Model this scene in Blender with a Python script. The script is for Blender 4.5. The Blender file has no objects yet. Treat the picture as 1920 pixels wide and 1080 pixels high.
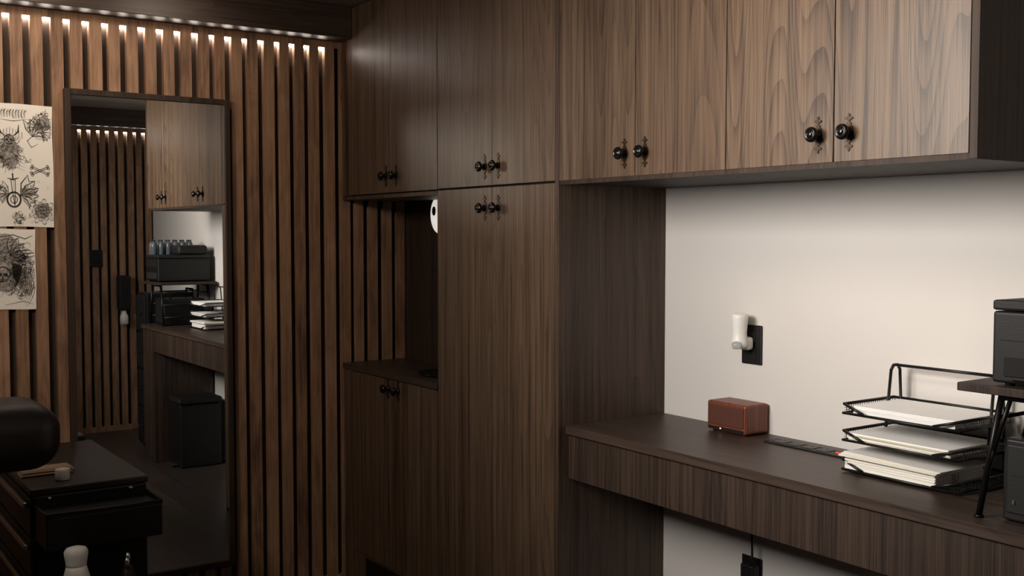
import bpy, bmesh, math, random
from mathutils import Vector, Matrix
random.seed(7)
scene = bpy.context.scene
COL = scene.collection

# ---------------------------------------------------------------- materials
def new_mat(name):
    m = bpy.data.materials.new(name); m.use_nodes = True
    nt = m.node_tree; b = nt.nodes['Principled BSDF']
    return m, nt, b

def N(nt, t, **kw):
    n = nt.nodes.new(t)
    for k, v in kw.items():
        setattr(n, k, v)
    return n

def math_node(nt, op, a, b=None, c=None):
    n = nt.nodes.new('ShaderNodeMath'); n.operation = op
    for i, v in enumerate((a, b, c)):
        if v is None: continue
        if hasattr(v, 'links'): nt.links.new(v, n.inputs[i])
        else: n.inputs[i].default_value = v
    return n.outputs[0]

def plain(name, col, rough=0.5, metal=0.0, noise=0.08, scale=40, bump=0.0, emis=None, estr=0, trans=0, spec=None, coat=0):
    m, nt, b = new_mat(name)
    tc = N(nt, 'ShaderNodeTexCoord'); nz = N(nt, 'ShaderNodeTexNoise')
    nz.inputs['Scale'].default_value = scale; nz.inputs['Detail'].default_value = 4
    nt.links.new(tc.outputs['Object'], nz.inputs['Vector'])
    mx = N(nt, 'ShaderNodeMix', data_type='RGBA')
    mx.inputs[6].default_value = tuple(max(0, c * (1 - noise)) for c in col) + (1,)
    mx.inputs[7].default_value = tuple(min(1, c * (1 + noise)) for c in col) + (1,)
    nt.links.new(nz.outputs['Fac'], mx.inputs[0])
    nt.links.new(mx.outputs[2], b.inputs['Base Color'])
    b.inputs['Roughness'].default_value = rough; b.inputs['Metallic'].default_value = metal
    if spec is not None: b.inputs['Specular IOR Level'].default_value = spec
    if coat: b.inputs['Coat Weight'].default_value = coat
    if trans: b.inputs['Transmission Weight'].default_value = trans
    if emis:
        b.inputs['Emission Color'].default_value = emis + (1,)
        b.inputs['Emission Strength'].default_value = estr
    if bump:
        bp = N(nt, 'ShaderNodeBump'); bp.inputs['Strength'].default_value = bump; bp.inputs['Distance'].default_value = 0.002
        nt.links.new(nz.outputs['Fac'], bp.inputs['Height']); nt.links.new(bp.outputs[0], b.inputs['Normal'])
    return m

def wood(name, dark, mid, light, axis='z', rough=0.45, freq=1.0, spec=0.5, cath=0.13):
    """fine straight veneer grain with pores and faint cathedral arches running along `axis`"""
    m, nt, b = new_mat(name)
    tc = N(nt, 'ShaderNodeTexCoord'); oi = N(nt, 'ShaderNodeObjectInfo')
    off = N(nt, 'ShaderNodeVectorMath', operation='SCALE'); off.inputs[0].default_value = (13.1, 7.7, 5.3)
    nt.links.new(oi.outputs['Random'], off.inputs['Scale'])
    add = N(nt, 'ShaderNodeVectorMath', operation='ADD')
    nt.links.new(tc.outputs['Object'], add.inputs[0]); nt.links.new(off.outputs[0], add.inputs[1])
    def noise(s_cross, s_long, det, dist=0.0, rough_=0.5):
        mp = N(nt, 'ShaderNodeMapping')
        s = [s_cross * freq] * 3; s['xyz'.index(axis)] = s_long * freq
        mp.inputs['Scale'].default_value = s
        nt.links.new(add.outputs[0], mp.inputs['Vector'])
        n = N(nt, 'ShaderNodeTexNoise'); n.inputs['Scale'].default_value = 1; n.inputs['Detail'].default_value = det
        n.inputs['Distortion'].default_value = dist; n.inputs['Roughness'].default_value = rough_
        nt.links.new(mp.outputs[0], n.inputs['Vector']); return n.outputs['Fac']
    n1 = noise(4.6, 0.42 if cath > 0.15 else 0.16, 1, 0.12)
    rings = math_node(nt, 'FRACT', math_node(nt, 'MULTIPLY', n1, 46.0))
    rings = math_node(nt, 'POWER', rings, 2.5)
    fine = noise(330, 5.0, 4)
    mid_ = noise(75, 1.1, 5, 0.15, 0.65)
    streak = noise(28, 0.5, 3, 0.1)
    f = math_node(nt, 'MULTIPLY_ADD', fine, 0.34, math_node(nt, 'MULTIPLY', rings, -cath * 0.5))
    f = math_node(nt, 'MULTIPLY_ADD', mid_, 0.44, f)
    f = math_node(nt, 'MULTIPLY_ADD', streak, 0.28, f)
    cr = N(nt, 'ShaderNodeValToRGB')
    e = cr.color_ramp.elements
    e[0].position = 0.39; e[0].color = dark + (1,)
    e[1].position = 0.63; e[1].color = light + (1,)
    k = e.new(0.50); k.color = mid + (1,)
    nt.links.new(f, cr.inputs[0]); nt.links.new(cr.outputs[0], b.inputs['Base Color'])
    b.inputs['Roughness'].default_value = rough
    b.inputs['Specular IOR Level'].default_value = spec
    bp = N(nt, 'ShaderNodeBump'); bp.inputs['Strength'].default_value = 0.2; bp.inputs['Distance'].default_value = 0.001
    nt.links.new(fine, bp.inputs['Height']); nt.links.new(bp.outputs[0], b.inputs['Normal'])
    return m

PITCH = 0.067; S0 = -0.479; SW = 0.043
def slat_wood(name):
    m, nt, b = new_mat(name)
    tc = N(nt, 'ShaderNodeTexCoord'); sx = N(nt, 'ShaderNodeSeparateXYZ')
    nt.links.new(tc.outputs['Object'], sx.inputs[0])
    idx = math_node(nt, 'FLOOR', math_node(nt, 'DIVIDE', math_node(nt, 'SUBTRACT', sx.outputs[1], S0 - 0.01), PITCH))
    wn = N(nt, 'ShaderNodeTexWhiteNoise', noise_dimensions='1D'); nt.links.new(idx, wn.inputs['W'])
    cmb = N(nt, 'ShaderNodeCombineXYZ')
    nt.links.new(math_node(nt, 'MULTIPLY', wn.outputs['Value'], 30), cmb.inputs[2])
    add = N(nt, 'ShaderNodeVectorMath', operation='ADD')
    nt.links.new(tc.outputs['Object'], add.inputs[0]); nt.links.new(cmb.outputs[0], add.inputs[1])
    def noise(s, d, dist=0):
        mp = N(nt, 'ShaderNodeMapping'); mp.inputs['Scale'].default_value = s
        nt.links.new(add.outputs[0], mp.inputs['Vector'])
        n = N(nt, 'ShaderNodeTexNoise'); n.inputs['Scale'].default_value = 1; n.inputs['Detail'].default_value = d
        n.inputs['Distortion'].default_value = dist
        nt.links.new(mp.outputs[0], n.inputs['Vector']); return n.outputs['Fac']
    a = noise((90, 90, 3.0), 5); c = noise((14, 14, 4.5), 5, 0.8); d = noise((300, 300, 14), 2)
    f = math_node(nt, 'MULTIPLY', a, 0.36)
    f = math_node(nt, 'MULTIPLY_ADD', c, 0.42, f)
    f = math_node(nt, 'MULTIPLY_ADD', d, 0.22, f)
    f = math_node(nt, 'ADD', f, math_node(nt, 'MULTIPLY_ADD', wn.outputs['Value'], 0.12, -0.06))
    cr = N(nt, 'ShaderNodeValToRGB'); e = cr.color_ramp.elements
    e[0].position = 0.30; e[0].color = (0.075, 0.038, 0.022, 1)
    e[1].position = 0.70; e[1].color = (0.44, 0.262, 0.155, 1)
    k = e.new(0.48); k.color = (0.250, 0.136, 0.077, 1)
    nt.links.new(f, cr.inputs[0]); nt.links.new(cr.outputs[0], b.inputs['Base Color'])
    b.inputs['Roughness'].default_value = 0.65
    bp = N(nt, 'ShaderNodeBump'); bp.inputs['Strength'].default_value = 0.3; bp.inputs['Distance'].default_value = 0.002
    nt.links.new(a, bp.inputs['Height']); nt.links.new(bp.outputs[0], b.inputs['Normal'])
    return m

def floor_mat():
    m, nt, b = new_mat('dark_plank_floor')
    tc = N(nt, 'ShaderNodeTexCoord')
    br = N(nt, 'ShaderNodeTexBrick'); br.inputs['Scale'].default_value = 1.0
    br.inputs['Brick Width'].default_value = 1.2; br.inputs['Row Height'].default_value = 0.16
    br.inputs['Mortar Size'].default_value = 0.0015
    br.inputs['Color1'].default_value = (0.07, 0.052, 0.043, 1); br.inputs['Color2'].default_value = (0.10, 0.076, 0.062, 1)
    br.inputs['Mortar'].default_value = (0.008, 0.006, 0.005, 1)
    nt.links.new(tc.outputs['Object'], br.inputs['Vector'])
    mp = N(nt, 'ShaderNodeMapping'); mp.inputs['Scale'].default_value = (3, 60, 3)
    nt.links.new(tc.outputs['Object'], mp.inputs['Vector'])
    nz = N(nt, 'ShaderNodeTexNoise'); nz.inputs['Scale'].default_value = 1; nz.inputs['Detail'].default_value = 5
    nt.links.new(mp.outputs[0], nz.inputs['Vector'])
    mx = N(nt, 'ShaderNodeMix', data_type='RGBA', blend_type='MULTIPLY'); mx.inputs[0].default_value = 0.7
    nt.links.new(br.outputs['Color'], mx.inputs[6]); nt.links.new(nz.outputs['Color'], mx.inputs[7])
    nt.links.new(mx.outputs[2], b.inputs['Base Color']); b.inputs['Roughness'].default_value = 0.35
    return m

W_DOOR = wood('walnut_veneer', (0.032, 0.0170, 0.0105), (0.088, 0.053, 0.032), (0.142, 0.090, 0.056), 'z', 0.42)
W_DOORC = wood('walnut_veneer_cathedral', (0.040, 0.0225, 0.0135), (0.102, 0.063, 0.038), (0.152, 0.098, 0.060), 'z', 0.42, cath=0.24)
W_SIDE = wood('walnut_veneer_side_shade', (0.022, 0.0120, 0.0075), (0.060, 0.035, 0.022), (0.096, 0.060, 0.038), 'z', 0.5)  # side and underside shade put into a darker copy of the veneer
W_END = wood('walnut_veneer_shadowed', (0.016, 0.009, 0.006), (0.033, 0.020, 0.0135), (0.050, 0.031, 0.021), 'z', 0.6, spec=0.3)  # end and underside shade put into the colour; plain dark wood elsewhere
W_TOP = wood('walnut_worktop', (0.024, 0.0145, 0.011), (0.048, 0.030, 0.022), (0.072, 0.047, 0.035), 'x', 0.42)
W_APR = wood('walnut_apron', (0.015, 0.0085, 0.006), (0.042, 0.025, 0.017), (0.072, 0.045, 0.030), 'z', 0.5)
W_BEAM = wood('dark_beam_wood', (0.022, 0.013, 0.009), (0.046, 0.028, 0.020), (0.070, 0.045, 0.032), 'y', 0.5)
W_SLAT = slat_wood('rustic_slat_wood')
W_SPK = wood('red_brown_wood', (0.075, 0.019, 0.010), (0.160, 0.042, 0.019), (0.23, 0.068, 0.031), 'z', 0.4, 1.0)
M_GAP = plain('gap_black', (0.012, 0.010, 0.009), 0.9)
M_BACKING = plain('dark_backing_board', (0.036, 0.022, 0.015), 0.9)
M_BODY = plain('carcass_dark', (0.012, 0.009, 0.007), 0.8)
M_WALL = plain('painted_wall', (0.67, 0.632, 0.600), 0.75, noise=0.02, scale=6, bump=0.05)
M_CEIL = plain('ceiling_paint', (0.30, 0.26, 0.23), 0.9, noise=0.03, scale=5)
M_KNOB = plain('black_gloss_metal', (0.010, 0.009, 0.009), 0.18, 0.5, spec=0.7)
M_BRONZE = plain('dark_bronze', (0.060, 0.040, 0.027), 0.40, 0.75, noise=0.5, scale=300)
M_BLACKMET = plain('black_metal', (0.010, 0.009, 0.009), 0.35, 0.4, spec=0.4)
M_BLACKWIRE = plain('black_wire', (0.010, 0.009, 0.009), 0.4, 0.3)
M_BLACKPL = plain('black_plastic', (0.008, 0.0075, 0.0075), 0.5, spec=0.35)
M_BLACKPL2 = plain('charcoal_plastic', (0.013, 0.012, 0.0115), 0.55, bump=0.2, scale=300, spec=0.35)
M_LEATHER = plain('black_leather', (0.010, 0.007, 0.006), 0.45, noise=0.2, scale=120, bump=0.4, spec=0.4)
M_WHITEPL = plain('white_plastic', (0.82, 0.80, 0.76), 0.4, noise=0.02)
M_PAPER = plain('paper_white', (0.90, 0.885, 0.86), 0.8, noise=0.03, scale=10)
M_PAPERY = plain('paper_cream', (0.72, 0.66, 0.52), 0.8, noise=0.06, scale=30)
M_ART = plain('art_paper', (0.88, 0.83, 0.76), 0.8, noise=0.04, scale=8)
M_INK = plain('ink', (0.035, 0.030, 0.026), 0.8)
M_INKG = plain('ink_wash', (0.42, 0.38, 0.34), 0.8, noise=0.3, scale=60)
M_CHROME = plain('brushed_silver', (0.55, 0.53, 0.50), 0.3, 1.0)
M_MIRROR = plain('mirror_glass', (0.86, 0.88, 0.885), 0.0, 1.0, noise=0.0)
M_RED = plain('red_led', (0.5, 0.02, 0.01), 0.4, emis=(1.0, 0.03, 0.01), estr=1.6)
M_GLOW = plain('blue_led', (0.3, 0.3, 0.6), 0.4, emis=(0.7, 0.7, 1.0), estr=2)
M_LED = plain('led_strip_glow', (1, 0.9, 0.8), 0.4, emis=(1.0, 0.90, 0.80), estr=62)
M_ORNAMENT = plain('white_ornament_glow', (0.85, 0.84, 0.80), 0.4, emis=(1.0, 0.97, 0.9), estr=0.6)  # slight glow added to brighten the niche ornament, which is no lamp
M_CLEAR = plain('clear_plastic', (0.85, 0.88, 0.9), 0.08, trans=0.9)
M_BOTTLE = plain('water_bottle_plastic', (0.16, 0.19, 0.22), 0.15, trans=0.4)
M_TAPE = plain('tape_white', (0.8, 0.77, 0.72), 0.5)
M_STICK = plain('pale_wood', (0.30, 0.20, 0.125), 0.7, noise=0.25, scale=80)
M_CHEST = plain('tool_chest_paint', (0.006, 0.005, 0.005), 0.42, spec=0.4)
M_EDGE = plain('metal_edge_highlight', (0.07, 0.06, 0.052), 0.35, 0.8)  # edge highlight put into a lighter colour for the side bin rim
M_PURPLE = plain('red_purple_print', (0.28, 0.04, 0.12), 0.7)
M_SOCK = plain('socket_plastic', (0.03, 0.027, 0.026), 0.4)
M_FLOOR = floor_mat()

# ---------------------------------------------------------------- geometry helpers
class G:
    def __init__(s): s.bm = bmesh.new(); s.mi = 0
    def _mark(s, faces):
        for f in faces: f.material_index = s.mi
    def box(s, x0, x1, y0, y1, z0, z1, bev=0.0, seg=2):
        r = bmesh.ops.create_cube(s.bm, size=1.0)
        vs = r['verts']
        for v in vs:
            v.co = Vector((x0 + (v.co.x + .5) * (x1 - x0), y0 + (v.co.y + .5) * (y1 - y0), z0 + (v.co.z + .5) * (z1 - z0)))
        fs = {f for v in vs for f in v.link_faces}; s._mark(fs)
        if bev > 0:
            es = list({e for v in vs for e in v.link_edges})
            r = bmesh.ops.bevel(s.bm, geom=es, offset=bev, segments=seg, profile=0.5, affect='EDGES')
            s._mark(r['faces'])
        return s
    def lathe(s, prof, c, axis='z', seg=28, sy=1.0):
        ax = {'x': Matrix.Rotation(math.pi / 2, 4, 'Y'), 'y': Matrix.Rotation(math.pi / 2, 4, 'X'), 'z': Matrix.Identity(4)}[axis]
        c = Vector(c); rings = []
        for r, h in prof:
            if r < 1e-6: rings.append([s.bm.verts.new(c + ax @ Vector((0, 0, h)))])
            else: rings.append([s.bm.verts.new(c + ax @ Vector((r * math.cos(2 * math.pi * i / seg), r * sy * math.sin(2 * math.pi * i / seg), h))) for i in range(seg)])
        fs = []
        for a, b in zip(rings[:-1], rings[1:]):
            for i in range(seg):
                j = (i + 1) % seg
                if len(a) == 1 and len(b) == 1: continue
                if len(a) == 1: q = [a[0], b[i], b[j]]
                elif len(b) == 1: q = [a[i], a[j], b[0]]
                else: q = [a[i], a[j], b[j], b[i]]
                fs.append(s.bm.faces.new(q))
        for f in fs: f.smooth = True
        for rr in (rings[0], rings[-1]):
            if len(rr) > 1:
                try: fs.append(s.bm.faces.new(rr))
                except ValueError: pass
        s._mark(fs); return s
    def tube(s, pts, r, seg=8, closed=False):
        pts = [Vector(p) for p in pts]
        if closed: pts = pts + [pts[0]]
        for a, b in zip(pts[:-1], pts[1:]):
            d = b - a; L = d.length
            if L < 1e-6: continue
            q = d.to_track_quat('Z', 'Y').to_matrix().to_4x4(); q.translation = a
            rs = []
            for h in (-r * 0.3, L + r * 0.3):
                rs.append([s.bm.verts.new(q @ Vector((r * math.cos(2 * math.pi * i / seg), r * math.sin(2 * math.pi * i / seg), h))) for i in range(seg)])
            fs = [s.bm.faces.new([rs[0][i], rs[0][(i + 1) % seg], rs[1][(i + 1) % seg], rs[1][i]]) for i in range(seg)]
            for f in fs: f.smooth = True
            fs += [s.bm.faces.new(rs[0][::-1]), s.bm.faces.new(rs[1])]
            s._mark(fs)
        return s
    def prism(s, pts2, plane, d0, d1):
        def P(a, b, d): return {'xz': (a, d, b), 'yz': (d, a, b), 'xy': (a, b, d)}[plane]
        A = [s.bm.verts.new(P(a, b, d0)) for a, b in pts2]; B = [s.bm.verts.new(P(a, b, d1)) for a, b in pts2]
        fs = [s.bm.faces.new(A), s.bm.faces.new(B[::-1])]
        n = len(A)
        for i in range(n): fs.append(s.bm.faces.new([A[i], B[i], B[(i + 1) % n], A[(i + 1) % n]]))
        s._mark(fs); return s

def mk(name, g, mats, base=(0, 0, 0), parent=None, label=None, cat=None, group=None, kind=None, smooth=False):
    base = Vector(base)
    bmesh.ops.recalc_face_normals(g.bm, faces=g.bm.faces)
    for v in g.bm.verts: v.co -= base
    me = bpy.data.meshes.new(name); g.bm.to_mesh(me); g.bm.free()
    if not isinstance(mats, (list, tuple)): mats = [mats]
    for m in mats: me.materials.append(m)
    if smooth:
        for p in me.polygons: p.use_smooth = True
    o = bpy.data.objects.new(name, me); COL.objects.link(o)
    if parent is None: o.location = base
    else:
        o.parent = parent
        pw = Vector(parent['_w']); o.location = base - pw
    o['_w'] = list(base)
    for k, v in (('label', label), ('category', cat), ('group', group), ('kind', kind)):
        if v: o[k] = v
    return o

def root(name, base, label, cat, group=None):
    o = bpy.data.objects.new(name, None); o.empty_display_size = 0.05; COL.objects.link(o)
    o.location = base; o['_w'] = list(base); o['label'] = label; o['category'] = cat
    if group: o['group'] = group
    return o

def finish():
    for o in bpy.data.objects:
        if '_w' in o: del o['_w']

H = 2.44; DEP = 0.448; RX = 4.30; FY = -4.2
# ---------------------------------------------------------------- room
g = G().box(-0.1, RX + 0.1, FY - 0.1, DEP + 0.1, -0.1, 0.0)
mk('floor', g, M_FLOOR, kind='structure')
g = G().box(-0.1, RX + 0.1, FY - 0.1, DEP + 0.1, H, H + 0.1)
mk('ceiling', g, M_CEIL, kind='structure')
g = G().box(-0.1, RX + 0.1, DEP, DEP + 0.1, 0, H)
mk('wall_back', g, M_WALL, kind='structure')
g = G().box(-0.1, RX + 0.1, FY - 0.1, FY, 0, H)
mk('wall_front', g, plain('dark_wall_paint', (0.10, 0.08, 0.07), 0.8), kind='structure')

SB = 2.272
def slat_wall(name, xf, sgn):
    g = G()
    def bx(a, b, *r):
        x0, x1 = sorted((xf + sgn * a, xf + sgn * b)); g.box(x0, x1, *r)
    g.mi = 0; bx(-0.10, -0.026, FY, DEP, 0, H)
    g.mi = 1
    k0 = int(math.floor((FY - S0) / PITCH)) + 1
    k = k0
    while S0 + k * PITCH < DEP - 0.01:
        y = S0 + k * PITCH + random.uniform(-0.0015, 0.0015)
        bx(-0.027, random.uniform(-0.002, 0.0), y, min(y + SW + random.uniform(-0.002, 0.002), DEP - 0.001), 0.04, 2.32)
        k += 1
    bx(-0.0065, -0.0025, FY, DEP - 0.002, SB + 0.009, 2.32)
    bx(-0.028, 0.002, FY, DEP - 0.002, 0.0, 0.04)
    mk(name, g, [M_BACKING, W_SLAT], kind='structure')
slat_wall('wall_left', 0.0, 1)
slat_wall('wall_right', RX, -1)
mk('trim_1', G().box(-0.026, 0.105, FY, -0.002, 2.308, H - 0.001, 0.002, 1), W_BEAM, kind='structure')
mk('trim_2', G().box(RX - 0.105, RX + 0.026, FY, DEP - 0.003, 2.308, H - 0.001, 0.002, 1), W_BEAM, kind='structure')
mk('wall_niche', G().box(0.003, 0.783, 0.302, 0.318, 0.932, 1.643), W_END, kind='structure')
mk('baseboard_back', G().box(1.52, RX - 0.003, DEP - 0.012, DEP - 0.0005, 0, 0.11, 0.003, 1), M_WHITEPL, kind='structure')
mk('led_strip', G().box(-0.0245, -0.010, FY + 0.01, -0.055, SB, SB + 0.008), M_LED, base=(-0.017, -2, SB),
   label='thin warm white light strip glowing above the wooden slats', cat='light strip', group='light strips over the slats')
mk('led_strip', G().box(RX + 0.010, RX + 0.0245, FY + 0.01, DEP - 0.01, SB, SB + 0.008), M_LED, base=(RX + 0.017, -2, SB),
   label='thin warm white light strip glowing above the wooden slats', cat='light strip', group='light strips over the slats')

# ---------------------------------------------------------------- cabinets
def knob(parent, x, z):
    g = G()
    half = [(0.0430, 0.0), (0.0395, 0.0034), (0.0355, 0.0020), (0.0340, 0.0090), (0.0305, 0.0112), (0.0285, 0.0060), (0.0265, 0.0024), (0.0235, 0.0024),
            (0.0215, 0.0070), (0.0185, 0.0050), (0.0135, 0.0090), (0.006, 0.0120), (0.0, 0.0130)]
    right = [(w, h) for h, w in half] + [(w, -h) for h, w in half[-2::-1]]
    poly = right + [(-w, h) for w, h in right[-2:0:-1]]
    g.mi = 1
    g.prism([(x + a, z + b) for a, b in poly], 'xz', 0.0, -0.0030)
    g.mi = 0
    prof = [(0.012, 0.0030), (0.0105, 0.006), (0.0065, 0.009), (0.0058, 0.014), (0.0080, 0.0170), (0.0148, 0.0200), (0.0180, 0.0245), (0.0174, 0.0285),
            (0.0142, 0.0318), (0.0122, 0.0324), (0.0112, 0.0308), (0.0082, 0.0308), (0.0070, 0.0328), (0.004, 0.0338), (0.0, 0.0340)]
    g.lathe(prof, (x, 0, z), 'y', 28)
    return mk('knob', g, [M_KNOB, M_BRONZE], base=(x, 0, z), parent=parent, label='black round knob on a pointed bronze fleur backplate')

def door(parent, x0, x1, z0, z1, kx, kz, mat=W_DOOR):
    e = 0.0014
    d = mk('door', G().box(x0 + e, x1 - e, 0.0, 0.018, z0 + e, z1 - e, 0.0008, 1), mat, base=(x0, 0.0, z0), parent=parent)
    knob(d, kx, kz)
    return d

ZU = 1.663
c = root('wall_cabinet', (0.39, 0.22, ZU), 'walnut veneer wall cabinet with two doors above the counter niche', 'cabinet')
mk('body', G().box(0.003, 0.784, 0.0185, DEP - 0.002, ZU - 0.003, H - 0.002), M_BODY, base=(0, 0, ZU), parent=c)
mk('filler_strip', G().box(0.003, 0.088, 0.0, 0.0185, ZU, H - 0.002), W_DOOR, base=(0.0, 0, ZU), parent=c)
mk('bottom_panel', G().box(0.003, 0.784, 0.0005, DEP - 0.003, ZU - 0.018, ZU - 0.0035), W_SIDE, base=(0, 0, ZU), parent=c)
door(c, 0.089, 0.432, ZU, H - 0.003, 0.392, 1.73)
door(c, 0.432, 0.783, ZU, H - 0.003, 0.474, 1.73)
c = root('base_cabinet', (0.39, 0.22, 0), 'walnut veneer base cabinet with two doors under the sink counter', 'cabinet')
mk('body', G().box(0.003, 0.784, 0.0185, DEP - 0.002, 0.001, 0.929), M_BODY, base=(0, 0, 0), parent=c)
mk('filler_strip', G().box(0.003, 0.088, 0.0, 0.0185, 0.001, 0.928), W_DOOR, base=(0, 0, 0), parent=c)
door(c, 0.089, 0.440, 0.165, 0.928, 0.400, 0.89)
door(c, 0.440, 0.783, 0.165, 0.928, 0.482, 0.89)
mk('toe_panel', G().box(0.089, 0.784, 0.002, 0.018, 0.001, 0.162), W_DOOR, base=(0, 0, 0), parent=c)
g = G().box(0.20, 0.56, -0.004, 0.0015, 0.145, 0.158).box(0.20, 0.213, -0.004, 0.0015, 0.01, 0.145).box(0.547, 0.56, -0.004, 0.0015, 0.01, 0.145).box(0.213, 0.547, 0.0, 0.0015, 0.01, 0.145)
for i in range(7): g.box(0.213, 0.547, -0.003, 0.0, 0.018 + i * 0.018, 0.024 + i * 0.018)
mk('vent_grille', g, M_BLACKPL, base=(0.38, 0, 0.01), parent=c)
mk('countertop', G().box(0.003, 0.7835, -0.006, 0.301, 0.9305, 0.955, 0.0015, 1), W_TOP, base=(0.39, 0.15, 0.93),
   label='dark walnut counter slab inside the cabinet niche', cat='countertop')
s = root('sink', (0.60, 0.16, 0.955), 'small round black basin with a tap set on the niche counter', 'sink')
mk('basin', G().lathe([(0.02, 0.002), (0.10, 0.002), (0.120, 0.004), (0.13, 0.008), (0.133, 0.010), (0.128, 0.010), (0.10, 0.006), (0.03, 0.004), (0, 0.004)], (0.60, 0.15, 0.954), 'z', 40, 0.8), M_BLACKMET, base=(0.60, 0.15, 0.955), parent=s)
mk('tap', G().lathe([(0.02, 0), (0.02, 0.01), (0.012, 0.015), (0.012, 0.16), (0, 0.165)], (0.72, 0.27, 0.955)).tube([(0.72, 0.27, 1.10), (0.70, 0.22, 1.12), (0.68, 0.18, 1.10)], 0.009), M_BLACKMET, base=(0.72, 0.27, 0.955), parent=s)
m = root('wall_ornament', (0.315, 0.30, 1.595), 'rounded white wall ornament with a dark oval opening in the niche', 'lamp')  # white mask-like ornament, brightened by an added glow
mk('ornament_face', G().lathe([(0.0, 0.0), (0.070, 0.0), (0.076, 0.008), (0.070, 0.018), (0.045, 0.026), (0, 0.028)], (0.322, 0.3015, 1.584), 'y', 36, 1.12), M_ORNAMENT, base=(0.315, 0.30, 1.595), parent=m)
mk('opening', G().lathe([(0.0, 0.0), (0.015, 0.0), (0.014, 0.008), (0, 0.010)], (0.296, 0.281, 1.598), 'y', 20, 1.35), M_GAP, base=(0.28, 0.28, 1.60), parent=m)
c = root('tall_cabinet', (1.15, 0.22, 0), 'floor to ceiling walnut cabinet with four doors beside the desk', 'cabinet')
mk('body', G().box(0.786, 1.4925, 0.0185, DEP - 0.002, 0.001, H - 0.002), M_BODY, base=(0.786, 0, 0), parent=c)
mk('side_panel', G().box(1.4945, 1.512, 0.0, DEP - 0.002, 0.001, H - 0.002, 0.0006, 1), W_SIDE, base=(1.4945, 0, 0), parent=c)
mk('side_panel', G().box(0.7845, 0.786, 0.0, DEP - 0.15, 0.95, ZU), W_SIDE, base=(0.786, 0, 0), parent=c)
XM = 1.141
door(c, 0.786, XM, 0.02, ZU - 0.002, 1.098, 1.59)
door(c, XM, 1.493, 0.02, ZU - 0.002, 1.180, 1.59)
door(c, 0.786, XM, ZU + 0.002, H - 0.003, 1.098, 1.73)
door(c, XM, 1.493, ZU + 0.002, H - 0.003, 1.180, 1.73)
for a, mdl, b, last in ((1.5135, 1.864, 2.211, False), (2.211, 2.546, 2.883, True)):
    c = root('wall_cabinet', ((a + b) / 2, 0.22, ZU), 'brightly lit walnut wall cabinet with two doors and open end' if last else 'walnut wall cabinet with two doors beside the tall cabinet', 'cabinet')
    mk('body', G().box(a + 0.001, b - 0.001, 0.0185, DEP - 0.002, ZU + 0.004, H - 0.002), M_BODY, base=(a, 0, ZU), parent=c)
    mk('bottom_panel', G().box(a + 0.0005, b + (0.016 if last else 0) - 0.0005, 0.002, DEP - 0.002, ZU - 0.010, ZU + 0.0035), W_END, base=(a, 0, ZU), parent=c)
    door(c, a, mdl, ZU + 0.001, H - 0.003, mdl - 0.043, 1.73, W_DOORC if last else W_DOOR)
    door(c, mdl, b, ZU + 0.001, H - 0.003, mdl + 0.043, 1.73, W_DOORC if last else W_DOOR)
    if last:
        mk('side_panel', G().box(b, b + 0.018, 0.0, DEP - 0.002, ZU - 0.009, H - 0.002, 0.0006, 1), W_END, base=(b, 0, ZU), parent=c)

# ---------------------------------------------------------------- desk
ZD = 0.903
d = root('desk', (2.35, 0.24, 0), 'long dark walnut built-in desk with a deep apron', 'desk')
mk('desk_top', G().box(1.514, 3.19, 0.027, DEP - 0.001, ZD - 0.026, ZD, 0.0015, 1), W_TOP, base=(1.514, 0, ZD), parent=d)
mk('apron', G().box(1.514, 3.185, 0.040, 0.058, 0.735, ZD - 0.0265, 0.001, 1), W_APR, base=(1.514, 0, 0.735), parent=d)
mk('end_pedestal', G().box(2.95, 3.185, 0.040, DEP - 0.013, 0.0005, 0.7345), W_APR, base=(2.95, 0, 0), parent=d)

sx0, sx1, sy0, sy1 = 1.812, 1.972, 0.340, 0.442
s = root('speaker', (1.887, 0.39, ZD), 'small red-brown wooden tabletop speaker with a grille front', 'speaker')
mk('case', G().box(sx0, sx1, sy0 + 0.004, sy1, ZD + 0.004, ZD + 0.093, 0.008, 3), W_SPK, base=(1.887, 0.39, ZD), parent=s)
g = G().box(sx0 + 0.008, sx1 - 0.008, sy0, sy0 + 0.006, ZD + 0.022, ZD + 0.084, 0.003, 2)
for i in range(24):
    for j in range(9):
        g.box(sx0 + 0.012 + i * 0.0058, sx0 + 0.0155 + i * 0.0058, sy0 - 0.0008, sy0 + 0.001, ZD + 0.026 + j * 0.0062, ZD + 0.0295 + j * 0.0062)
mk('grille', g, plain('rust_fabric', (0.095, 0.028, 0.015), 0.8, noise=0.4, scale=400), base=(1.887, sy0, ZD + 0.02), parent=s)
mk('control_panel', G().box(sx0 + 0.010, sx1 - 0.010, sy0 + 0.001, sy0 + 0.006, ZD + 0.0095, ZD + 0.0165), M_BLACKPL, base=(1.887, sy0, ZD + 0.01), parent=s)
mk('indicator_light', G().box(1.870, 1.875, sy0, sy0 + 0.002, ZD + 0.0115, ZD + 0.0145), M_GLOW, base=(1.887, sy0, ZD + 0.01), parent=s)
for fx in (sx0 + 0.02, sx1 - 0.02):
    for fy in (sy0 + 0.02, sy1 - 0.02): mk('foot', G().lathe([(0.006, 0), (0.006, 0.005)], (fx, fy, ZD + 0.0002), seg=12), M_BLACKPL, base=(fx, fy, ZD), parent=s)

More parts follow.
